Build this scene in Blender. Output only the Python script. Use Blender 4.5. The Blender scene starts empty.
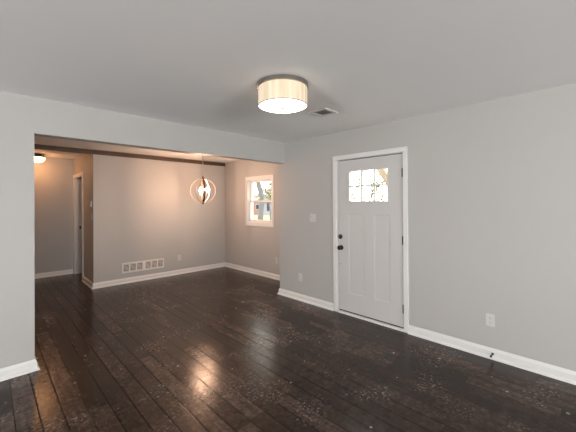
import bpy, bmesh, math, random
from mathutils import Vector, Matrix

random.seed(7)
S = bpy.context.scene
COL = S.collection
PI = math.pi

# ------------------------------------------------------------------ camera
CAM_H = 1.473
yaw, pitch, roll, fpx, sy = -0.775, 0.005, -0.0056, 308.55, -14.14
fw = Vector((math.sin(-yaw), math.cos(yaw), 0)); rt = Vector((math.cos(yaw), math.sin(yaw), 0)); up = Vector((0, 0, 1))
fw2 = fw*math.cos(pitch) + up*math.sin(pitch); up2 = -fw*math.sin(pitch) + up*math.cos(pitch)
rt3 = rt*math.cos(roll) + up2*math.sin(roll); up3 = -rt*math.sin(roll) + up2*math.cos(roll)
cd = bpy.data.cameras.new('camera'); cam = bpy.data.objects.new('camera', cd); COL.objects.link(cam)
m = Matrix((rt3, up3, -fw2)).transposed().to_4x4(); m.translation = (0, 0, CAM_H)
cam.matrix_world = m
cd.sensor_width = 36; cd.lens = fpx/576*36; cd.shift_y = sy/576; cd.clip_start = .05; cd.clip_end = 300
S.camera = cam

# ------------------------------------------------------------------ world, fill lights, exposure
W = bpy.data.worlds.new('overcast_sky'); S.world = W; W.use_nodes = True
bgn = W.node_tree.nodes['Background']
bgn.inputs['Color'].default_value = (1, .97, .88, 1); bgn.inputs['Strength'].default_value = 6.2
S.view_settings.view_transform = 'Standard'; S.view_settings.look = 'None'
S.view_settings.exposure = 0; S.view_settings.gamma = 1; S.view_settings.use_curve_mapping = False

def area(name, loc, direction, sx, sy_, power, color):
    l = bpy.data.lights.new(name, 'AREA'); l.shape = 'RECTANGLE'; l.size = sx; l.size_y = sy_
    l.energy = power; l.color = color
    o = bpy.data.objects.new(name, l); COL.objects.link(o); o.location = loc
    o.rotation_euler = Vector(direction).to_track_quat('-Z', 'Z').to_euler()
    return o
# added fill lights at two unseen windows, tilted up to brighten the ceiling
area('rear_fill_light', (-0.2, -6.45, .85), (0, 1, 3.2), 3.4, 1.3, 835, (.98, .98, .985))
area('side_fill_light', (-6.95, -0.5, .85), (1, 0, 3.2), 3.4, 1.3, 835, (.98, .98, .985))

# ------------------------------------------------------------------ materials
def nodes_of(mat):
    mat.use_nodes = True
    nt = mat.node_tree
    return nt, nt.nodes, nt.links, nt.nodes['Principled BSDF']
def simple(name, col, rough=.5, metal=0, emit=None, es=0, noise=0, scale=20, bump=0, spec=.5):
    mt = bpy.data.materials.new(name); nt, N, L, b = nodes_of(mt)
    b.inputs['Base Color'].default_value = (*col, 1); b.inputs['Roughness'].default_value = rough
    b.inputs['Metallic'].default_value = metal; b.inputs['Specular IOR Level'].default_value = spec
    if emit:
        b.inputs['Emission Color'].default_value = (*emit, 1); b.inputs['Emission Strength'].default_value = es
    if noise or bump:
        tc = N.new('ShaderNodeTexCoord'); nz = N.new('ShaderNodeTexNoise'); nz.inputs['Scale'].default_value = scale
        nz.inputs['Detail'].default_value = 4
        L.new(tc.outputs['Object'], nz.inputs['Vector'])
        if noise:
            mx = N.new('ShaderNodeMix'); mx.data_type = 'RGBA'
            mx.inputs['A'].default_value = (*[c*(1-noise) for c in col], 1)
            mx.inputs['B'].default_value = (*[min(1, c*(1+noise)) for c in col], 1)
            L.new(nz.outputs['Fac'], mx.inputs['Factor']); L.new(mx.outputs['Result'], b.inputs['Base Color'])
        if bump:
            bp = N.new('ShaderNodeBump'); bp.inputs['Strength'].default_value = bump; bp.inputs['Distance'].default_value = .002
            L.new(nz.outputs['Fac'], bp.inputs['Height']); L.new(bp.outputs['Normal'], b.inputs['Normal'])
    return mt

M = {}
M['wall'] = simple('wall_paint_grey', (.435, .424, .410), .55, noise=.012, scale=3, bump=.04, spec=.35)
M['ceiling'] = simple('ceiling_paint_white', (.87, .875, .88), .8, noise=.012, scale=3, bump=.05, spec=.2)
M['trim'] = simple('trim_paint_white', (.69, .68, .672), .35, noise=.01, scale=8)
M['door'] = simple('door_paint_white', (.54, .527, .522), .4, noise=.01, scale=8)
M['brown'] = simple('dark_brown', (.075, .045, .025), .5, noise=.25, scale=12)
M['plate'] = simple('plate_plastic', (.57, .56, .55), .35)
M['slot'] = simple('dark_slot', (.03, .03, .03), .6)
M['bronze'] = simple('dark_bronze', (.016, .014, .013), .4, .0)
M['chrome'] = simple('satin_nickel', (.36, .33, .31), .25, 1)
M['rubber'] = simple('rubber', (.03, .03, .03), .7)
M['sill'] = simple('sill_white', (.76, .74, .72), .4)
M['grille'] = simple('vent_white', (.72, .70, .68), .4)
M['duct'] = simple('duct_dark', (.05, .045, .04), .8)
M['duct_grey'] = simple('vent_grey', (.33, .32, .31), .6)
M['concrete'] = simple('porch_concrete', (.45, .44, .42), .9, noise=.1)
M['grass'] = simple('grass', (.16, .17, .10), .9, noise=.35, scale=6)
M['bark'] = simple('bark', (.12, .12, .13), .9, noise=.3, scale=9, bump=.5)
M['leaf'] = simple('leaf', (.13, .15, .04), .7, noise=.3, scale=2)
M['leaf2'] = simple('leaf_yellow', (.18, .18, .10), .7, noise=.3, scale=2)
M['timber'] = simple('tan_timber', (.26, .21, .155), .6, noise=.2, scale=14)
M['pinksiding'] = simple('pink_siding', (.235, .125, .115), .8, noise=.08)
M['whitesiding'] = simple('pale_siding', (.25, .26, .31), .8, noise=.05)
M['roof'] = simple('roof_shingle', (.2, .2, .21), .9, noise=.2)
M['darkglass'] = simple('dark_window', (.02, .025, .06), .15)
M['paint_outside'] = simple('exterior_siding', (.6, .58, .54), .8)
M['bulb'] = simple('lit_bulb', (1, .9, .75), .4, emit=(1, .60, .39), es=1030)
M['candle'] = simple('candle_sleeve', (.75, .65, .55), .5)
M['ring'] = simple('pale_copper', (.62, .47, .40), .35, .35)
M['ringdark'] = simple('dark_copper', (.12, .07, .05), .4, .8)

def glass_mat():
    mt = bpy.data.materials.new('window_glass'); mt.use_nodes = True; nt = mt.node_tree; N = nt.nodes; L = nt.links
    N.clear(); o = N.new('ShaderNodeOutputMaterial'); mx = N.new('ShaderNodeMixShader')
    t = N.new('ShaderNodeBsdfTransparent'); g = N.new('ShaderNodeBsdfGlossy'); g.inputs['Roughness'].default_value = .03
    lw = N.new('ShaderNodeFresnel'); lw.inputs['IOR'].default_value = 1.45
    t.inputs['Color'].default_value = (.97, .98, .97, 1)
    ge = N.new('ShaderNodeNewGeometry'); fm = N.new('ShaderNodeMath'); fm.operation = 'MULTIPLY'; im = N.new('ShaderNodeMath'); im.operation = 'SUBTRACT'
    im.inputs[0].default_value = 1; L.new(ge.outputs['Backfacing'], im.inputs[1])   # only the outer face of the pane reflects
    L.new(lw.outputs[0], fm.inputs[0]); L.new(im.outputs[0], fm.inputs[1]); L.new(fm.outputs[0], mx.inputs[0]); L.new(t.outputs[0], mx.inputs[1]); L.new(g.outputs[0], mx.inputs[2]); L.new(mx.outputs[0], o.inputs[0])
    return mt
M['glass'] = glass_mat()

def lamp_mat(name, base, emit, es, stripes):
    mt = bpy.data.materials.new(name); nt, N, L, b = nodes_of(mt)
    b.inputs['Base Color'].default_value = (*base, 1); b.inputs['Roughness'].default_value = .8
    if stripes:
        tc = N.new('ShaderNodeTexCoord'); mp = N.new('ShaderNodeMapping'); mp.inputs['Scale'].default_value = (26, 26, 1.2)
        nz = N.new('ShaderNodeTexNoise'); nz.inputs['Scale'].default_value = 1; nz.inputs['Detail'].default_value = 5
        L.new(tc.outputs['Object'], mp.inputs[0]); L.new(mp.outputs[0], nz.inputs['Vector'])
        cr = N.new('ShaderNodeValToRGB'); cr.color_ramp.elements[0].position = .3; cr.color_ramp.elements[1].position = .7
        cr.color_ramp.elements[0].color = (emit[0]*.55, emit[1]*.45, emit[2]*.36, 1); cr.color_ramp.elements[1].color = (*emit, 1)
        L.new(nz.outputs['Fac'], cr.inputs[0]); L.new(cr.outputs[0], b.inputs['Emission Color'])
    else:
        b.inputs['Emission Color'].default_value = (*emit, 1)
    b.inputs['Emission Strength'].default_value = es
    return mt
M['shade'] = lamp_mat('lit_linen_shade', (.42, .35, .26), (1, .88, .68), .68, True)
M['diffuser'] = lamp_mat('lit_diffuser', (.9, .88, .8), (1, .92, .82), 6, False)
M['halldome'] = lamp_mat('lit_glass_dome', (.9, .85, .75), (1, .46, .19), 34, False)

def floor_mat():
    mt = bpy.data.materials.new('dark_wood_planks'); nt, N, L, b = nodes_of(mt)
    def node(t, **k):
        n = N.new(t)
        for a, v in k.items(): setattr(n, a, v)
        return n
    def math_(op, a, bb=None, c=None):
        n = node('ShaderNodeMath', operation=op)
        for i, v in enumerate((a, bb, c)):
            if v is None: continue
            if isinstance(v, (int, float)): n.inputs[i].default_value = v
            else: L.new(v, n.inputs[i])
        return n.outputs[0]
    tc = node('ShaderNodeTexCoord'); sp = node('ShaderNodeSeparateXYZ'); L.new(tc.outputs['Object'], sp.inputs[0])
    X, Y = sp.outputs['X'], sp.outputs['Y']
    u = math_('DIVIDE', math_('ADD', X, 10.02), .127)
    row = math_('FLOOR', u); uf = math_('FRACT', u)
    wn = node('ShaderNodeTexWhiteNoise', noise_dimensions='1D'); L.new(row, wn.inputs['W'])
    # board length differs from row to row
    ln = math_('MULTIPLY_ADD', wn.outputs['Value'], .55, .55)
    v = math_('ADD', math_('DIVIDE', math_('ADD', Y, 20), ln), math_('MULTIPLY', wn.outputs['Value'], 37.7))
    brd = math_('FLOOR', v); vf = math_('FRACT', v)
    cb = node('ShaderNodeCombineXYZ'); L.new(row, cb.inputs[0]); L.new(brd, cb.inputs[1])
    w2 = node('ShaderNodeTexWhiteNoise', noise_dimensions='2D'); L.new(cb.outputs[0], w2.inputs['Vector'])
    rnd = w2.outputs['Value']
    # distance from the long and the short edge, metres
    du = math_('MULTIPLY', math_('MINIMUM', uf, math_('SUBTRACT', 1, uf)), .127)
    dv = math_('MULTIPLY', math_('MINIMUM', vf, math_('SUBTRACT', 1, vf)), ln)
    gapu = math_('ADD', math_('MULTIPLY', math_('GREATER_THAN', wn.outputs['Value'], .5), .0045), math_('MULTIPLY_ADD', w2.outputs['Value'], .003, .0028))
    def edge(d, w):
        mr = node('ShaderNodeMapRange'); L.new(d, mr.inputs['Value']); mr.inputs['From Min'].default_value = 0
        if isinstance(w, float): mr.inputs['From Max'].default_value = w
        else: L.new(w, mr.inputs['From Max'])
        return mr.outputs['Result']
    eu = edge(du, gapu); ev = edge(dv, .0025)
    flat = math_('MINIMUM', eu, ev)
    # grain: stretched noise, shifted per board
    mp = node('ShaderNodeCombineXYZ')
    L.new(math_('MULTIPLY', X, 34), mp.inputs[0]); L.new(math_('MULTIPLY_ADD', Y, 2.6, math_('MULTIPLY', rnd, 50)), mp.inputs[1]); L.new(math_('MULTIPLY', rnd, 31), mp.inputs[2])
    gr = node('ShaderNodeTexNoise'); gr.inputs['Scale'].default_value = 1; gr.inputs['Detail'].default_value = 6; gr.inputs['Roughness'].default_value = .65
    L.new(mp.outputs[0], gr.inputs['Vector'])
    bl = node('ShaderNodeTexNoise'); bl.inputs['Scale'].default_value = 1.7; bl.inputs['Detail'].default_value = 6; bl.inputs['Roughness'].default_value = .6
    L.new(tc.outputs['Object'], bl.inputs['Vector'])
    cr = node('ShaderNodeValToRGB')
    e = cr.color_ramp.elements
    e[0].position = .06; e[0].color = (.008, .0048, .0035, 1)
    e[1].position = .95; e[1].color = (.165, .115, .092, 1)
    k = cr.color_ramp.elements.new(.47); k.color = (.046, .029, .022, 1)
    tot = math_('ADD', math_('MULTIPLY_ADD', rnd, .36, .03), math_('ADD', math_('MULTIPLY', gr.outputs['Fac'], .55), math_('MULTIPLY_ADD', bl.outputs['Fac'], .45, -.30)))
    wr_ = node('ShaderNodeTexNoise'); wr_.inputs['Scale'].default_value = 19; wr_.inputs['Detail'].default_value = 6; wr_.inputs['Roughness'].default_value = .72
    L.new(tc.outputs['Object'], wr_.inputs['Vector'])
    tot = math_('ADD', tot, math_('MULTIPLY_ADD', wr_.outputs['Fac'], 1.0, -.50))
    L.new(tot, cr.inputs[0])
    mg = node('ShaderNodeMix', data_type='RGBA'); mg.inputs['A'].default_value = (.004, .0028, .0022, 1)
    L.new(flat, mg.inputs['Factor']); L.new(cr.outputs[0], mg.inputs['B'])
    # pale paint specks and scuffs left by the building work
    sv = node('ShaderNodeTexVoronoi', voronoi_dimensions='2D'); sv.inputs['Scale'].default_value = 5.5; L.new(tc.outputs['Object'], sv.inputs['Vector'])
    sr = node('ShaderNodeSeparateColor'); L.new(sv.outputs['Color'], sr.inputs[0])
    rad = math_('MULTIPLY', math_('GREATER_THAN', sr.outputs[0], .62), math_('MULTIPLY_ADD', math_('POWER', sr.outputs[1], 3), .050, .013))
    speck = math_('LESS_THAN', sv.outputs['Distance'], rad)
    fine = node('ShaderNodeTexNoise'); fine.inputs['Scale'].default_value = 42; fine.inputs['Detail'].default_value = 5; fine.inputs['Roughness'].default_value = .7
    L.new(tc.outputs['Object'], fine.inputs['Vector'])
    patch = node('ShaderNodeTexNoise'); patch.inputs['Scale'].default_value = 2.2; patch.inputs['Detail'].default_value = 2
    L.new(tc.outputs['Object'], patch.inputs['Vector'])
    scuff = math_('MULTIPLY', edge(math_('SUBTRACT', fine.outputs['Fac'], .53), .14), edge(math_('SUBTRACT', patch.outputs['Fac'], .50), .14))
    sc = math_('MINIMUM', math_('ADD', math_('MULTIPLY', speck, .8), math_('MULTIPLY', scuff, .6)), .8)
    ms = node('ShaderNodeMix', data_type='RGBA'); L.new(sc, ms.inputs['Factor']); L.new(mg.outputs['Result'], ms.inputs['A'])
    ms.inputs['B'].default_value = (.30, .27, .25, 1)
    L.new(ms.outputs['Result'], b.inputs['Base Color'])
    rg = math_('ADD', math_('MULTIPLY_ADD', bl.outputs['Fac'], .14, .10), math_('MULTIPLY', gr.outputs['Fac'], .10))
    L.new(math_('ADD', rg, math_('MULTIPLY', sc, .2)), b.inputs['Roughness'])
    L.new(math_('MULTIPLY_ADD', flat, .22, .02), b.inputs['Specular IOR Level'])
    hgt = math_('ADD', math_('MULTIPLY', flat, .35), math_('ADD', math_('MULTIPLY', gr.outputs['Fac'], .32), math_('MULTIPLY', math_('MULTIPLY', math_('SUBTRACT', rnd, .5), uf), 2.2)))
    bp = node('ShaderNodeBump'); bp.inputs['Strength'].default_value = .5; bp.inputs['Distance'].default_value = .003
    L.new(hgt, bp.inputs['Height']); L.new(bp.outputs['Normal'], b.inputs['Normal'])
    return mt
M['floor'] = floor_mat()

# ------------------------------------------------------------------ helpers
def box(bm, x0, x1, y0, y1, z0, z1, bevel=0):
    vs = [bm.verts.new((x, y, z)) for x in (x0, x1) for y in (y0, y1) for z in (z0, z1)]
    fs = [(0, 1, 3, 2), (4, 6, 7, 5), (0, 4, 5, 1), (2, 3, 7, 6), (0, 2, 6, 4), (1, 5, 7, 3)]
    faces = [bm.faces.new([vs[i] for i in f]) for f in fs]
    if bevel:
        es = list({e for f in faces for e in f.edges})
        bmesh.ops.bevel(bm, geom=es, offset=bevel, segments=2, affect='EDGES', profile=.5)
def lathe(bm, prof, n=48, axis='Z', center=(0, 0, 0), caps=True):
    """revolve (radius, height) pairs about an axis"""
    c = Vector(center); rings = []
    for r, h in prof:
        ring = []
        for i in range(n):
            a = 2*PI*i/n; p = (r*math.cos(a), r*math.sin(a), h)
            if axis == 'Y': p = (p[0], h, p[1])
            if axis == 'X': p = (h, p[0], p[1])
            ring.append(bm.verts.new(c + Vector(p)))
        rings.append(ring)
    for a, b_ in zip(rings, rings[1:]):
        for i in range(n): bm.faces.new((a[i], a[(i+1) % n], b_[(i+1) % n], b_[i]))
    if caps: bm.faces.new(rings[0][::-1]); bm.faces.new(rings[-1])
def tube(bm, pts, r, n=8, closed=False):
    pts = [Vector(p) for p in pts]; rings = []; N_ = len(pts)
    rr = r if isinstance(r, (list, tuple)) else [r]*N_
    ref = None
    for i, p in enumerate(pts):
        a = pts[i-1] if (i or closed) else p; b_ = pts[(i+1) % N_] if (i < N_-1 or closed) else p
        t = (b_-a).normalized()
        if ref is None:
            ref = t.orthogonal().normalized()
        ref = (ref - t*ref.dot(t)).normalized(); s = t.cross(ref)
        rings.append([bm.verts.new(p + ref*rr[i]*math.cos(2*PI*k/n) + s*rr[i]*math.sin(2*PI*k/n)) for k in range(n)])
    pairs = list(zip(rings, rings[1:])) + ([(rings[-1], rings[0])] if closed else [])
    for a, b_ in pairs:
        for k in range(n): bm.faces.new((a[k], a[(k+1) % n], b_[(k+1) % n], b_[k]))
    if not closed: bm.faces.new(rings[0][::-1]); bm.faces.new(rings[-1])
def obj(name, bm, mat, parent=None, smooth=False, loc=None):
    bmesh.ops.recalc_face_normals(bm, faces=bm.faces)
    me = bpy.data.meshes.new(name); bm.to_mesh(me); bm.free()
    if smooth:
        for p in me.polygons: p.use_smooth = True
        me.set_sharp_from_angle(angle=math.radians(38))
    me.materials.append(M[mat] if isinstance(mat, str) else mat)
    o = bpy.data.objects.new(name, me); COL.objects.link(o)
    if parent: o.parent = parent
    if loc: o.location = loc
    return o
def thing(name, label, cat, loc=(0, 0, 0), rz=0, group=None):
    o = bpy.data.objects.new(name, None); COL.objects.link(o); o.empty_display_size = .1
    o.location = loc; o.rotation_euler = (0, 0, rz); o['label'] = label; o['category'] = cat
    if group: o['group'] = group
    return o
def structure(o, label=None):
    o['kind'] = 'structure'
    if label: o['label'] = label
    return o
def sempty(name, loc=(0, 0, 0), rz=0, label=None):
    o = bpy.data.objects.new(name, None); COL.objects.link(o); o.location = loc; o.rotation_euler = (0, 0, rz); o.empty_display_size = .1
    return structure(o, label)
def boxes(name, mat, lst, parent=None, bevel=0):
    bm = bmesh.new()
    for b_ in lst: box(bm, *b_, bevel=bevel)
    return obj(name, bm, mat, parent)

# ------------------------------------------------------------------ room shell
XR, YH, YE, ZC, ZH = 3.416, 3.559, 3.686, 2.44, 2.114
XL, XC, YB, XW, YF = .311, 1.346, 6.246, 4.036, 7.95
T = .14
XMIN, YMIN, XHL = -6.5, -6.0, -.35     # left and rear living room walls, left hall wall
DY0, DY1, DZ = 1.575, 2.540, 2.068     # front door rough opening in the right wall
WY0, WY1, WZ0, WZ1 = 4.575, 5.360, 1.075, 1.975   # dining window opening

structure(boxes('floor', 'floor', [(XMIN-T, XR+T, YMIN-T, YH, -.12, 0), (XMIN-T, XW+T, YH, YF+T, -.12, 0)]), 'dark brown wood plank floor')
structure(boxes('ceiling', 'ceiling', [(XMIN-T, XR+T, YMIN-T, YH, ZC, ZC+.12), (XMIN-T, XW+T, YH, YF+T, ZC, ZC+.12)]), 'flat white ceiling')
structure(boxes('wall_right', 'wall', [(XR, XR+T, YMIN-T, DY0, 0, ZC), (XR, XR+T, DY1, YE, 0, ZC), (XR, XR+T, DY0, DY1, DZ, ZC)]), 'grey wall with the white front door')
structure(boxes('wall_left', 'wall', [(XMIN-T, XL, YH, YE, 0, ZC), (XL, XR, YH, YE, ZH, ZC)]), 'grey wall with the wide opening and its header')
structure(boxes('wall_dining_front', 'wall', [(XR+T, XW+T, YH, YE, 0, ZC)]))
structure(boxes('wall_dining_right', 'wall', [(XW, XW+T, YE, WY0, 0, ZC), (XW, XW+T, WY1, YF+T, 0, ZC), (XW, XW+T, WY0, WY1, 0, WZ0), (XW, XW+T, WY0, WY1, WZ1, ZC)]), 'warm lit dining wall with the window')
structure(boxes('wall_back', 'wall', [(XC, XW, YB, YB+.122, 0, ZC)]), 'warm lit dining wall with the return vent')
HD0, HD1, HDZ = 7.09, 7.87, 2.04       # hall doorway
structure(boxes('wall_hall_right', 'wall', [(XC, XC+.122, YB+.122, HD0, 0, ZC), (XC, XC+.122, HD1, YF, 0, ZC), (XC, XC+.122, HD0, HD1, HDZ, ZC)]), 'dim hall side wall')
structure(boxes('wall_hall_end', 'wall', [(XHL-.12, XW, YF, YF+T, 0, ZC)]), 'dim wall at the end of the hall')
structure(boxes('wall_hall_left', 'wall', [(XHL-.12, XHL, YE, YF, 0, ZC)]))
structure(boxes('wall_bedroom', 'wall', [(2.9, 3.02, YB+.122, YF, 0, ZC)]))
# unseen rear and left living room walls, window openings added for the fill lights
structure(boxes('wall_rear', 'wall', [(XMIN-T, -2, YMIN-T, YMIN, 0, ZC), (1.6, XR, YMIN-T, YMIN, 0, ZC), (-2, 1.6, YMIN-T, YMIN, 0, .55), (-2, 1.6, YMIN-T, YMIN, 2.2, ZC)]))
structure(boxes('wall_near_left', 'wall', [(XMIN-T, XMIN, YMIN, -2.3, 0, ZC), (XMIN-T, XMIN, 1.3, YH, 0, ZC), (XMIN-T, XMIN, -2.3, 1.3, 0, .55), (XMIN-T, XMIN, -2.3, 1.3, 2.2, ZC)]))

structure(boxes('top_strip', 'brown', [(XHL, XW, YB-.018, YB, 2.354, 2.428)], bevel=.003), 'dark brown strip at the top of the dining back wall')  # thin dark brown strip along the back wall top and across the hall mouth

def baseboard(name, path):
    """path runs along the wall face with the room on its left"""
    prof = [(0, 0), (.034, 0), (.033, .008), (.029, .017), (.022, .023), (.017, .026), (.015, .070), (.008, .087), (.006, .095), (0, .095)]
    bm = bmesh.new(); P = [Vector(p) for p in path]; rings = []
    for i, p in enumerate(P):
        ns = []
        if i: d = (P[i]-P[i-1]).normalized(); ns.append(Vector((-d.y, d.x)))
        if i < len(P)-1: d = (P[i+1]-P[i]).normalized(); ns.append(Vector((-d.y, d.x)))
        n = ns[0] if len(ns) == 1 else (ns[0]+ns[1])/(1+ns[0].dot(ns[1]))
        rings.append([bm.verts.new((p.x+n.x*d_, p.y+n.y*d_, z+.0005)) for d_, z in prof])
    k = len(prof)
    for a, b_ in zip(rings, rings[1:]):
        for j in range(k): bm.faces.new((a[j], a[(j+1) % k], b_[(j+1) % k], b_[j]))
    bm.faces.new(rings[0]); bm.faces.new(rings[-1][::-1])
    return structure(obj(name, bm, 'trim'))
CY0, CY1 = 1.545, 2.592                # outer edges of the door casing
baseboard('baseboard_left', [(XL, YE), (XL, YH), (XMIN, YH)])
baseboard('baseboard_door_side', [(XR, CY1), (XR, YE), (XW, YE)])
baseboard('baseboard_right', [(XR, YMIN), (XR, CY0)])
baseboard('baseboard_back', [(XW, YE+.034), (XW, YB), (XC, YB), (XC, HD0-.07)])
baseboard('baseboard_hall_end', [(XC, YF), (XHL, YF)])

# front door casing and jamb
tr = sempty('trim_2', (0, 0, 0), 0, 'white casing round the front door')
cz = 2.112; iy0, iy1, iz = 1.598, 2.538, 2.056
for nm, b_ in (('casing', (XR-.017, XR, CY0, iy0, 0, iz)), ('casing', (XR-.017, XR, iy1, CY1, 0, iz)), ('head_casing', (XR-.018, XR, CY0, CY1, iz, cz))):
    boxes(nm, 'trim', [b_], tr, .003)
boxes('jamb', 'trim', [(XR, XR+T, DY0, 1.594, 0, DZ), (XR, XR+T, 2.523, DY1, 0, DZ), (XR, XR+T, 1.594, 2.523, 2.050, DZ)], tr)
boxes('weatherstrip_gap_fill', 'slot', [(XR+.010, XR+.06, 1.594, 1.6055, .03, 2.05), (XR+.042, XR+.06, 2.505, 2.523, .03, 2.05), (XR+.042, XR+.06, 1.612, 2.505, 2.032, 2.05), (XR+.012, XR+.040, 1.606, 2.516, .0285, .0455)], tr)  # hinge-side and bottom pieces are dark filler standing in for the gap shade
boxes('threshold', 'sill', [(XR-.022, XR+T, 1.600, 2.523, 0.0005, .028)], tr, .004)

# front door: slab with six-lite window and two recessed panels
SY0, SY1, SZ0, SZ1 = 1.606, 2.516, .046, 2.038
dr = sempty('door_1', (XR, (SY0+SY1)/2, SZ0), PI/2, 'white front door with a six pane window and two tall panels')
dw = (SY1-SY0)/2; off = (SY0+SY1)/2
def yl(y): return y-off                # world Y -> door x
def zl(z): return z-SZ0
H_ = SZ1-SZ0
LY0, LY1, LZ0, LZ1 = yl(1.772), yl(2.350), zl(1.478), zl(1.906)
PZ0, PZ1 = zl(.285), zl(1.330)
A0, A1, B0, B1 = yl(1.762), yl(1.978), yl(2.110), yl(2.350)
th0, th1, rec = -.042, 0.0, -.004      # local y: 0 = room face (towards the room is +)
def slab_piece(bm, x0, x1, z0, z1, f=th1): box(bm, x0, x1, th0, f, z0, z1)
bm = bmesh.new()
slab_piece(bm, -dw, A0, 0, H_); slab_piece(bm, A0, LY0, LZ0, LZ1); slab_piece(bm, B1, dw, 0, H_)
slab_piece(bm, A0, B1, 0, PZ0); slab_piece(bm, A0, B1, PZ1, LZ0); slab_piece(bm, A0, B1, LZ1, H_)
slab_piece(bm, A1, B0, PZ0, PZ1)
door_slab = obj('slab', bm, 'door', dr)
for a, b_ in ((A0, A1), (B0, B1)):
    bm = bmesh.new()
    # recessed field with sloped edges
    o_ = [(a, PZ0), (b_, PZ0), (b_, PZ1), (a, PZ1)]; q = .016
    i_ = [(a+q, PZ0+q), (b_-q, PZ0+q), (b_-q, PZ1-q), (a+q, PZ1-q)]
    vo = [bm.verts.new((x, -.0005, z)) for x, z in o_]; vi = [bm.verts.new((x, rec, z)) for x, z in i_]
    vb = [bm.verts.new((x, th0+.005, z)) for x, z in o_]
    for j in range(4):
        bm.faces.new((vo[j], vo[(j+1) % 4], vi[(j+1) % 4], vi[j])); bm.faces.new((vb[j], vb[(j+1) % 4], vo[(j+1) % 4], vo[j]))
    bm.faces.new(vi); bm.faces.new(vb[::-1])
    obj('door_panel', bm, 'door', dr)
fr = .018
boxes('window_frame', 'door', [(LY0, LY0+fr, -.048, .007, LZ0, LZ1), (LY1-fr, LY1, -.048, .007, LZ0, LZ1), (LY0+fr, LY1-fr, -.048, .007, LZ0, LZ0+fr), (LY0+fr, LY1-fr, -.048, .007, LZ1-fr, LZ1)], dr, .002)
gy = (LY1-LY0-2*fr)/3
for k in (1, 2): boxes('muntin', 'door', [(LY0+fr+gy*k-.008, LY0+fr+gy*k+.008, -.030, .001, LZ0+fr, LZ1-fr)], dr)
boxes('muntin', 'door', [(LY0+fr, LY1-fr, -.029, .002, (LZ0+LZ1)/2-.008, (LZ0+LZ1)/2+.008)], dr)
boxes('glass_pane', 'glass', [(LY0+fr, LY1-fr, -.018, -.013, LZ0+fr, LZ1-fr)], dr)
kx = yl(2.478)
bm = bmesh.new(); lathe(bm, [(.033, 0), (.033, .006), (.026, .010), (.012, .012), (.011, .028), (.020, .034), (.029, .046), (.029, .056), (.020, .065), (.004, .067)], 28, 'Y', (yl(2.464), 0, zl(.878)))
obj('door_knob', bm, 'bronze', dr, True)['label'] = 'round dark door knob'
bm = bmesh.new(); lathe(bm, [(.031, 0), (.031, .008), (.024, .014), (.004, .015)], 28, 'Y', (kx, 0, zl(1.022)))
db = obj('deadbolt', bm, 'bronze', dr, True); db['label'] = 'dark deadbolt rose'
boxes('thumb_turn', 'bronze', [(kx-.005, kx+.005, .014, .030, zl(1.022)-.017, zl(1.022)+.017)], db, .002)
bm = bmesh.new(); lathe(bm, [(.006, 0), (.006, .004), (.002, .005)], 12, 'Y', (kx, 0, zl(.655)))
obj('screw_plug', bm, 'chrome', dr, True)
for z in (1.82, 1.04, .255):
    bm = bmesh.new()
    lathe(bm, [(.003, -.055), (.0065, -.052), (.0065, .052), (.003, .055)], 12, 'Z', (yl(1.5965), .009, zl(z)))
    box(bm, yl(1.5965), yl(1.5975)+.020, .0002, .003, zl(z)-.05, zl(z)+.05)
    obj('hinge', bm, 'bronze', dr, True)['label'] = 'dark barrel hinge'

# hall doorway casing and jamb (open to a dark room)
td = sempty('trim_3', (0, 0, 0), 0, 'white casing and jamb of the hall doorway')
cw = .066
for b_ in ((XC-.015, XC, HD0-cw, HD0+.006, 0, HDZ-.006), (XC-.015, XC, HD1-.006, HD1+cw, 0, HDZ-.006)): boxes('casing', 'trim', [b_], td, .003)
boxes('head_casing', 'trim', [(XC-.015, XC, HD0-cw, HD1+cw, HDZ-.006, HDZ+cw)], td, .003)
jb = boxes('jamb', 'trim', [(XC, XC+.122, HD0, HD0+.015, 0, HDZ), (XC, XC+.122, HD1-.015, HD1, 0, HDZ), (XC, XC+.122, HD0+.015, HD1-.015, HDZ-.015, HDZ)], td)
boxes('door_stop', 'trim', [(XC+.045, XC+.08, HD1-.026, HD1-.015, 0, HDZ-.015)], td)
boxes('strike_plate', 'bronze', [(XC+.088, XC+.116, HD1-.018, HD1-.015, .95, 1.01)], jb)

# dining window: casing, jamb, two sashes
wr = sempty('window_1', (XW, 0, 0), 0, 'white double hung window in the dining wall')
boxes('casing', 'trim', [(-.016, 0, WY0-.066, WY0+.006, WZ0-.075, WZ1+.070), (-.016, 0, WY1-.006, WY1+.066, WZ0-.075, WZ1+.070),
                  (-.016, 0, WY0+.006, WY1-.006, WZ1-.006, WZ1+.070), (-.016, 0, WY0+.006, WY1-.006, WZ0-.075, WZ0+.004)], wr, .003)
boxes('jamb', 'trim', [(0, T, WY0, WY0+.014, WZ0, WZ1), (0, T, WY1-.014, WY1, WZ0, WZ1), (0, T, WY0+.014, WY1-.014, WZ1-.014, WZ1), (0, T, WY0+.014, WY1-.014, WZ0, WZ0+.014)], wr)
def sash(name, x0, x1, z0, z1, a, bt, tp):
    y0, y1 = WY0+.014, WY1-.014
    s = boxes(name, 'trim', [(x0, x1, y0, y0+a, z0, z1), (x0, x1, y1-a, y1, z0, z1), (x0, x1, y0+a, y1-a, z0, z0+bt), (x0, x1, y0+a, y1-a, z1-tp, z1)], wr, .002)
    xm = (x0+x1)/2
    boxes('glass_pane', 'glass', [(xm-.003, xm+.003, y0+a, y1-a, z0+bt, z1-tp)], s)
zm = 1.520
sash('lower_sash', .030, .062, WZ0+.014, zm+.016, .036, .046, .030)
sash('upper_sash', .066, .098, zm-.016, WZ1-.014, .036, .030, .036)

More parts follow.
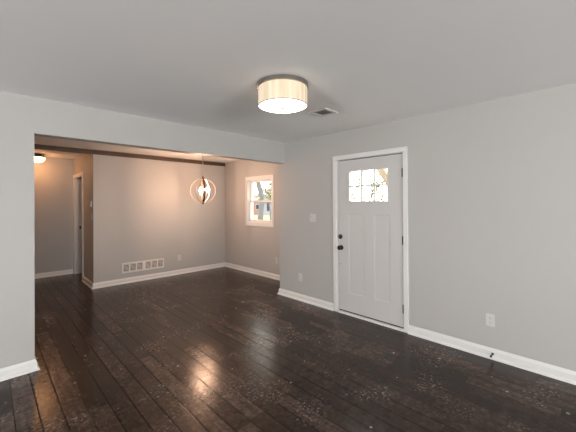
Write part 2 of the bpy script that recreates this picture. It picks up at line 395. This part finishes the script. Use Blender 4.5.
# unseen windows behind the camera, added with the fill lights: plain white frames
for nm, loc, rz in (('window_2', (-.2, YMIN-.07, 0), 0), ('window_3', (XMIN-.07, -.5, 0), PI/2)):
    w_ = sempty(nm, loc, rz)
    boxes('frame', 'trim', [(-1.8, -1.75, -.03, .03, .55, 2.2), (1.75, 1.8, -.03, .03, .55, 2.2), (-1.75, 1.75, -.03, .03, .55, .6), (-1.75, 1.75, -.03, .03, 2.15, 2.2), (-.02, .02, -.03, .03, .6, 2.15)], w_)

# ------------------------------------------------------------------ ceiling lamps
lx, ly = 1.722, 1.812
lt = thing('drum_ceiling_lamp', 'large drum ceiling lamp with pleated cream shade on the living room ceiling', 'ceiling lamp', (lx, ly, ZC))
bm = bmesh.new(); lathe(bm, [(.200, -.0002), (.208, -.004), (.208, -.034), (.200, -.038), (.19, -.038)], 64)
obj('metal_rim', bm, 'chrome', lt, True)['label'] = 'brushed metal top rim'
bm = bmesh.new(); n = 96
ring = []
for r_, z in ((.1975, -.038), (.1975, -.180), (.194, -.180), (.194, -.038)):
    ring.append([bm.verts.new(((r_+(.0012 if k % 2 else -.0006))*math.cos(2*PI*k/n), (r_+(.0012 if k % 2 else -.0006))*math.sin(2*PI*k/n), z)) for k in range(n)])
for j in range(4):
    for k in range(n): bm.faces.new((ring[j][k], ring[j][(k+1) % n], ring[(j+1) % 4][(k+1) % n], ring[(j+1) % 4][k]))
obj('lamp_shade', bm, 'shade', lt)
bm = bmesh.new()
pts = [(.197*math.cos(2*PI*k/64), .197*math.sin(2*PI*k/64), -.180) for k in range(64)]
tube(bm, pts, .0035, 6, True); obj('lower_rim', bm, 'chrome', lt, True)
bm = bmesh.new(); lathe(bm, [(.193, -.172), (.193, -.178), (.10, -.180), (.01, -.191)], 64)
obj('diffuser', bm, 'diffuser', lt, True)['label'] = 'glowing frosted diffuser'
bm = bmesh.new(); lathe(bm, [(.017, -.179), (.017, -.190), (.011, -.200), (.001, -.203)], 20)
obj('finial', bm, 'duct_grey', lt, True)

hl = thing('flush_ceiling_lamp', 'small lit glass dome lamp on the hall ceiling at the left edge of the opening', 'ceiling lamp', (.672, 7.55, ZC))
bm = bmesh.new(); lathe(bm, [(.10, -.0002), (.10, -.030), (.155, -.036), (.157, -.062), (.147, -.068), (.13, -.068)], 48)
obj('dark_rim', bm, 'bronze', hl, True)['label'] = 'dark bronze rim'
bm = bmesh.new(); lathe(bm, [(.146, -.066), (.143, -.09), (.130, -.118), (.10, -.143), (.055, -.155), (.01, -.158)], 48)
obj('glass_dome', bm, 'halldome', hl, True)
bm = bmesh.new(); lathe(bm, [(.010, -.156), (.010, -.163), (.005, -.170), (.001, -.172)], 16)
obj('finial', bm, 'bronze', hl, True)

# orb pendant in the dining area
px, py, pz = 2.856, 5.15, 1.714
pd = thing('orb_pendant_lamp', 'orb pendant lamp of pale metal hoops hanging on a chain in the dining area', 'pendant lamp', (px, py, ZC))
cz_ = pz-ZC; R_ = .222
bm = bmesh.new(); lathe(bm, [(.062, -.0002), (.064, -.006), (.050, -.020), (.016, -.030), (.006, -.034)], 32); obj('canopy', bm, 'ring', pd, True)
bm = bmesh.new(); zt = -.036; k = 0; zb = cz_+R_+.055
nl = int((zt-zb)/.021)
for k in range(nl):
    zc_ = zt-(k+.5)*(zt-zb)/nl; hh = (zt-zb)/nl*.68
    loop = []
    for j in range(10):
        a = 2*PI*j/10; xx, zz = .0075*math.cos(a), hh*math.sin(a)
        loop.append((xx, 0, zc_+zz) if k % 2 else (0, xx, zc_+zz))
    tube(bm, loop, .0022, 5, True)
obj('chain', bm, 'ring', pd, True)
bm = bmesh.new(); lathe(bm, [(.004, cz_+R_+.056), (.010, cz_+R_+.045), (.010, cz_+R_+.02), (.028, cz_+R_+.006), (.028, cz_+R_-.010), (.008, cz_+R_-.016), (.008, cz_-.055), (.024, cz_-.065), (.024, cz_-.075), (.006, cz_-.09), (.006, cz_-R_+.012), (.022, cz_-R_+.006), (.022, cz_-R_-.010), (.010, cz_-R_-.022), (.002, cz_-R_-.034)], 20)
obj('stem', bm, 'ringdark', pd, True)
def hoop(ang, r, width, thick):
    bm = bmesh.new(); n = 72; q = []
    d = Vector((math.cos(ang), math.sin(ang), 0)); s = Vector((-d.y, d.x, 0))
    for k in range(n):
        a = 2*PI*k/n; e_ = d*math.cos(a)+up*math.sin(a); c_ = Vector((0, 0, cz_))
        q.append([bm.verts.new(c_+e_*(r+i)+s*w) for i, w in ((-thick/2, -width/2), (thick/2, -width/2), (thick/2, width/2), (-thick/2, width/2))])
    for k in range(n):
        for j in range(4): bm.faces.new((q[k][j], q[k][(j+1) % 4], q[(k+1) % n][(j+1) % 4], q[(k+1) % n][j]))
    return bm
va = math.atan2(py, px) - PI/2         # hoop direction that faces the camera
obj('hoop', hoop(va, R_, .016, .008), 'ring', pd, True)
obj('hoop', hoop(va+math.radians(58), R_-.006, .018, .007), 'ring', pd, True)
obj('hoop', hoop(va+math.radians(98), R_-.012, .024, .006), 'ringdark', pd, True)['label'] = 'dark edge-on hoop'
for k in range(3):
    a = va+math.radians((10, 130, 250)[k]); d = Vector((math.cos(a), math.sin(a), 0)); c_ = Vector((0, 0, cz_))
    bm = bmesh.new(); tube(bm, [c_+up*-.07, c_+d*.03+up*-.085, c_+d*.06+up*-.078, c_+d*.072+up*-.055], .004, 8); obj('arm', bm, 'ring', pd, True)
    bm = bmesh.new(); lathe(bm, [(.017, -.058), (.018, -.052), (.011, -.050), (.011, -.012), (.009, -.008)], 16, 'Z', c_+d*.072); obj('candle_holder', bm, 'candle', pd, True)
    bm = bmesh.new(); lathe(bm, [(.007, -.010), (.014, .004), (.0165, .018), (.013, .036), (.006, .052), (.001, .060)], 16, 'Z', c_+d*.072); obj('bulb', bm, 'bulb', pd, True)

# ------------------------------------------------------------------ vents
vt = thing('ceiling_vent', 'small square white air vent on the ceiling behind the drum lamp', 'air vent', (2.558, 2.070, ZC))
bm = bmesh.new(); a, b_ = .112, .074
for q in ((-a, -b_, -a, a), (b_, a, -a, a), (-b_, b_, -a, -b_), (-b_, b_, b_, a)): box(bm, q[0], q[1], q[2], q[3], -.009, -.0003)
obj('frame', bm, 'grille', vt)
boxes('backing', 'duct_grey', [(-b_, b_, -b_, b_, -.0022, -.0004)], vt)
for k in range(6):
    y = -b_+(k+.5)*2*b_/6; bm = bmesh.new()
    vs = [bm.verts.new(p) for p in ((-b_, y-.010, -.0075), (b_, y-.010, -.0075), (b_, y+.004, -.003), (-b_, y+.004, -.003), (-b_, y-.010, -.0062), (b_, y-.010, -.0062), (b_, y+.004, -.0024), (-b_, y+.004, -.0024))]
    for f in ((0, 1, 2, 3), (7, 6, 5, 4), (0, 4, 5, 1), (2, 6, 7, 3), (1, 5, 6, 2), (0, 3, 7, 4)): bm.faces.new([vs[i] for i in f])
    obj('louver', bm, 'duct_grey', vt)

rv = thing('return_air_vent', 'wide white return air vent low on the dining back wall', 'air vent', (2.192, YB, .285), PI)
w2, h2 = .388, .093
VENT = ((1.824, 1.924), (1.944, 2.044), (2.064, 2.164), (2.220, 2.320), (2.340, 2.440), (2.460, 2.560))
cells = []
for a_, b__ in VENT: cells.append((2.192-b__, 2.192-a_))
cells.sort(); zz0, zz1 = -.068, .068
bm = bmesh.new(); xs = -w2
for c0, c1 in cells: box(bm, xs, c0, .0003, .010, zz0, zz1); xs = c1
box(bm, xs, w2, .0003, .010, zz0, zz1); box(bm, -w2, w2, .0003, .010, zz1, h2); box(bm, -w2, w2, .0003, .010, -h2, zz0)
obj('frame', bm, 'grille', rv)
for c0, c1 in cells:
    bk = boxes('vent_opening', 'duct', [(c0, c1, .0004, .0020, zz0, zz1)], rv); bk['label'] = 'dark slotted opening'
    bm = bmesh.new()
    for k in range(6):
        z = zz0+(k+.5)*.0227
        vs = [bm.verts.new(p) for p in ((c0, .0085, z-.005), (c1, .0085, z-.005), (c1, .003, z+.003), (c0, .003, z+.003), (c0, .0095, z-.004), (c1, .0095, z-.004), (c1, .004, z+.004), (c0, .004, z+.004))]
        for f in ((0, 1, 2, 3), (7, 6, 5, 4), (0, 4, 5, 1), (2, 6, 7, 3), (1, 5, 6, 2), (0, 3, 7, 4)): bm.faces.new([vs[i] for i in f])
    obj('louver', bm, 'grille', bk)

# ------------------------------------------------------------------ outlets, switches, thermostat
def outlet(label, loc, rz):
    t = thing('wall_outlet', label, 'outlet', loc, rz)
    boxes('cover_plate', 'plate', [(-.036, .036, .0003, .006, -.058, .058)], t, .003)
    for z in (.021, -.021):
        bm = bmesh.new(); box(bm, -.017, .017, .005, .0085, z-.0145, z+.0145, .002); rc = obj('receptacle', bm, 'plate', t)
        boxes('slot', 'slot', [(-.0075, -.0055, .0082, .0088, z-.003, z+.007), (.0055, .0075, .0082, .0088, z-.003, z+.007), (-.002, .002, .0082, .0088, z-.0105, z-.0065)], rc)
    return t
outlet('white wall outlet low on the grey wall left of the front door', (XR, 3.225, .350), PI/2)
outlet('white wall outlet low on the grey wall right of the front door', (XR, .755, .357), PI/2)
outlet('white wall outlet low on the dining back wall right of the return vent', (2.905, YB, .345), PI)
outlet('white wall outlet below the dining window near the opening edge', (XW, 4.435, .365), PI/2)
def switch(label, loc, rz, gangs):
    t = thing('light_switch', label, 'light switch', loc, rz)
    w = .036+.023*(gangs-1)
    boxes('cover_plate', 'plate', [(-w, w, .0003, .006, -.058, .058)], t, .003)
    for g in range(gangs):
        x = (g-(gangs-1)/2)*.046
        tg = boxes('toggle', 'plate', [(x-.006, x+.006, .005, .018, -.004, .016)], t, .002)
        boxes('surround', 'plate', [(x-.009, x+.009, .0055, .0075, -.017, .017)], t, .001)
    return t
switch('white double light switch on the grey wall left of the front door', (XR, 2.968, 1.262), PI/2, 2)
switch('single light switch on the dim hall side wall below the thermostat', (XC, 6.355, 1.255), PI/2, 1)
tm = thing('thermostat', 'small white thermostat on the dim hall side wall', 'thermostat', (XC, 6.365, 1.482), PI/2)
boxes('body', 'plate', [(-.045, .045, .0003, .026, -.055, .055)], tm, .006)
boxes('display', 'duct_grey', [(-.028, .028, .0255, .0268, .002, .034)], tm)
boxes('button', 'plate', [(-.022, -.004, .025, .028, -.034, -.020), (.004, .022, .025, .028, -.034, -.020)], tm, .001)

# door stop on the baseboard
ds = thing('door_stop', 'small spring door stop on the white baseboard right of the front door', 'door stop', (XR-.0162, .735, .050), PI/2)
bm = bmesh.new(); lathe(bm, [(.011, 0), (.011, .004), (.007, .008)], 16, 'Y'); obj('base', bm, 'bronze', ds, True)
bm = bmesh.new(); tube(bm, [(.0055*math.cos(k*.7), .006+k*.00062, .0055*math.sin(k*.7)) for k in range(90)], .0014, 6); obj('spring', bm, 'bronze', ds, True)
bm = bmesh.new(); lathe(bm, [(.008, .060), (.0095, .063), (.0095, .074), (.006, .078)], 16, 'Y'); obj('rubber_tip', bm, 'rubber', ds, True)

# ------------------------------------------------------------------ outside
structure(boxes('ground', 'grass', [(XMIN-30, 60, YMIN-30, 80, -.6, -.45)]))
structure(boxes('porch_floor', 'concrete', [(XR+T, 5.4, .2, 3.5, -.45, -.02)]))
pp = thing('porch_post', 'tan timber porch post with a diagonal brace seen through the door window', 'porch post', (5.0, 2.24, -.02))
boxes('post', 'timber', [(-.06, .06, -.06, .06, 0, 2.6)], pp, .006)
bm = bmesh.new()
for x0, x1 in ((-.05, .05),):
    vs = [bm.verts.new((x, y, z)) for x in (x0, x1) for y, z in ((.055, 1.315), (.055, 1.515), (.795, 2.62), (.929, 2.62))]
    for f in ((0, 1, 2, 3), (7, 6, 5, 4), (0, 4, 5, 1), (1, 5, 6, 2), (2, 6, 7, 3), (3, 7, 4, 0)): bm.faces.new([vs[i] for i in f])
obj('brace', bm, 'timber', pp)
boxes('beam', 'timber', [(-.06, .06, -1.8, 1.2, 2.60, 2.80)], pp, .006)

def tree(name, label, loc, h, r, crown_r, leaves, mat, seed, low=.25, group=None):
    rnd = random.Random(seed)
    t = thing(name, label, 'tree', loc)
    if group: t['group'] = group
    bm = bmesh.new()
    pts = [Vector((rnd.uniform(-.06, .06)*k, rnd.uniform(-.06, .06)*k, h*k/8)) for k in range(9)]
    tube(bm, pts, [r*(1.25 if k == 0 else 1-.085*k) for k in range(9)], 12)
    ends = []
    for k in range(7):
        p = pts[3+k % 5]; a = rnd.uniform(0, 2*PI); l = rnd.uniform(.5, 1)*crown_r
        e_ = p+Vector((math.cos(a)*l, math.sin(a)*l, rnd.uniform(.2, .7)*l)); mid = (p+e_)/2+Vector((0, 0, -.05*l))
        tube(bm, [p, mid, e_], [r*.4, r*.25, r*.08], 7); ends += [e_, mid]
    obj('trunk', bm, 'bark', t, True)
    bm = bmesh.new()
    for k in range(leaves):
        c = Vector((rnd.gauss(0, .5)*crown_r, rnd.gauss(0, .5)*crown_r, h*low+rnd.random()*h*(1.15-low)))
        if rnd.random() < .5: c = rnd.choice(ends)+Vector((rnd.gauss(0, .3), rnd.gauss(0, .3), rnd.gauss(0, .3)))*crown_r*.6
        q = Vector((rnd.gauss(0, 1), rnd.gauss(0, 1), rnd.gauss(0, 1))).normalized(); s = q.orthogonal().normalized(); w = q.cross(s)
        z = rnd.uniform(.06, .14)
        v = [bm.verts.new(c+s*a_*z+w*b__*z*.55+q*c__*z) for a_, b__, c__ in ((-1, 0, 0), (-.2, -1, .15), (1, 0, 0), (-.2, 1, .15))]
        bm.faces.new((v[0], v[1], v[2])); bm.faces.new((v[0], v[2], v[3]))
    o = obj('foliage', bm, mat, t)
    return t
G = -.45
tree('tree', 'pale grey tree trunk with sparse leaves seen through the upper window sash', (10.65, 13.0, G), 9, .17, 2.0, 420, 'leaf', 3, .35)
tree('tree', 'thin leafy tree at the right side of the dining window', (18.35, 21.0, G), 5.0, .07, 1.3, 1500, 'leaf2', 5, .45)
tree('tree', 'leafy green tree at the left side of the dining window', (20.0, 27.6, G), 6.3, .08, 1.7, 1700, 'leaf', 8, .45)
for k, (x, y) in enumerate(((17.5, 10.0), (21.0, 14.6), (25.5, 16.0))):
    tree('tree', 'sparse pale leafy tree seen through the door window', (x, y, G), 3.6+.3*k, .035, 1.3+.2*k, 420, 'leaf2', 20+k, .42, 'trees seen through the door window')

# neighbour's house beyond the dining window
nh = thing('house', 'pink and pale neighbour house with dark windows beyond the dining window', 'house', (36.3, 44.0, G), math.radians(-39))
boxes('pink_wall', 'pinksiding', [(-7, -.1, -3, 5, 0, 2.5)], nh); boxes('pale_wall', 'whitesiding', [(-.1, 4.5, -2.6, 5, 0, 2.5)], nh)
for x0, x1, y, z0, z1 in ((-2.4, -1.8, -3, 1.3, 2.1), (-4.4, -3.6, -3, 1.3, 2.1), (-1.0, -.3, -3, .95, 1.7), (.9, 1.3, -2.6, .6, 2.1), (2.4, 3.0, -2.6, .9, 2.0)):
    f_ = boxes('window', 'whitesiding', [(x0-.08, x1+.08, y-.05, y+.02, z0-.08, z1+.08)], nh); boxes('pane', 'darkglass', [(x0, x1, y-.06, y-.045, z0, z1)], f_)
bm = bmesh.new()
vs = [bm.verts.new(p) for p in ((-7.3, -3.3, 2.5), (4.8, -3.3, 2.5), (4.8, 5.3, 2.5), (-7.3, 5.3, 2.5), (-6, 1, 3.6), (3.6, 1, 3.6))]
for f in ((0, 1, 5, 4), (2, 3, 4, 5), (1, 2, 5), (3, 0, 4), (3, 2, 1, 0)): bm.faces.new([vs[i] for i in f])
obj('roof', bm, 'roof', nh)
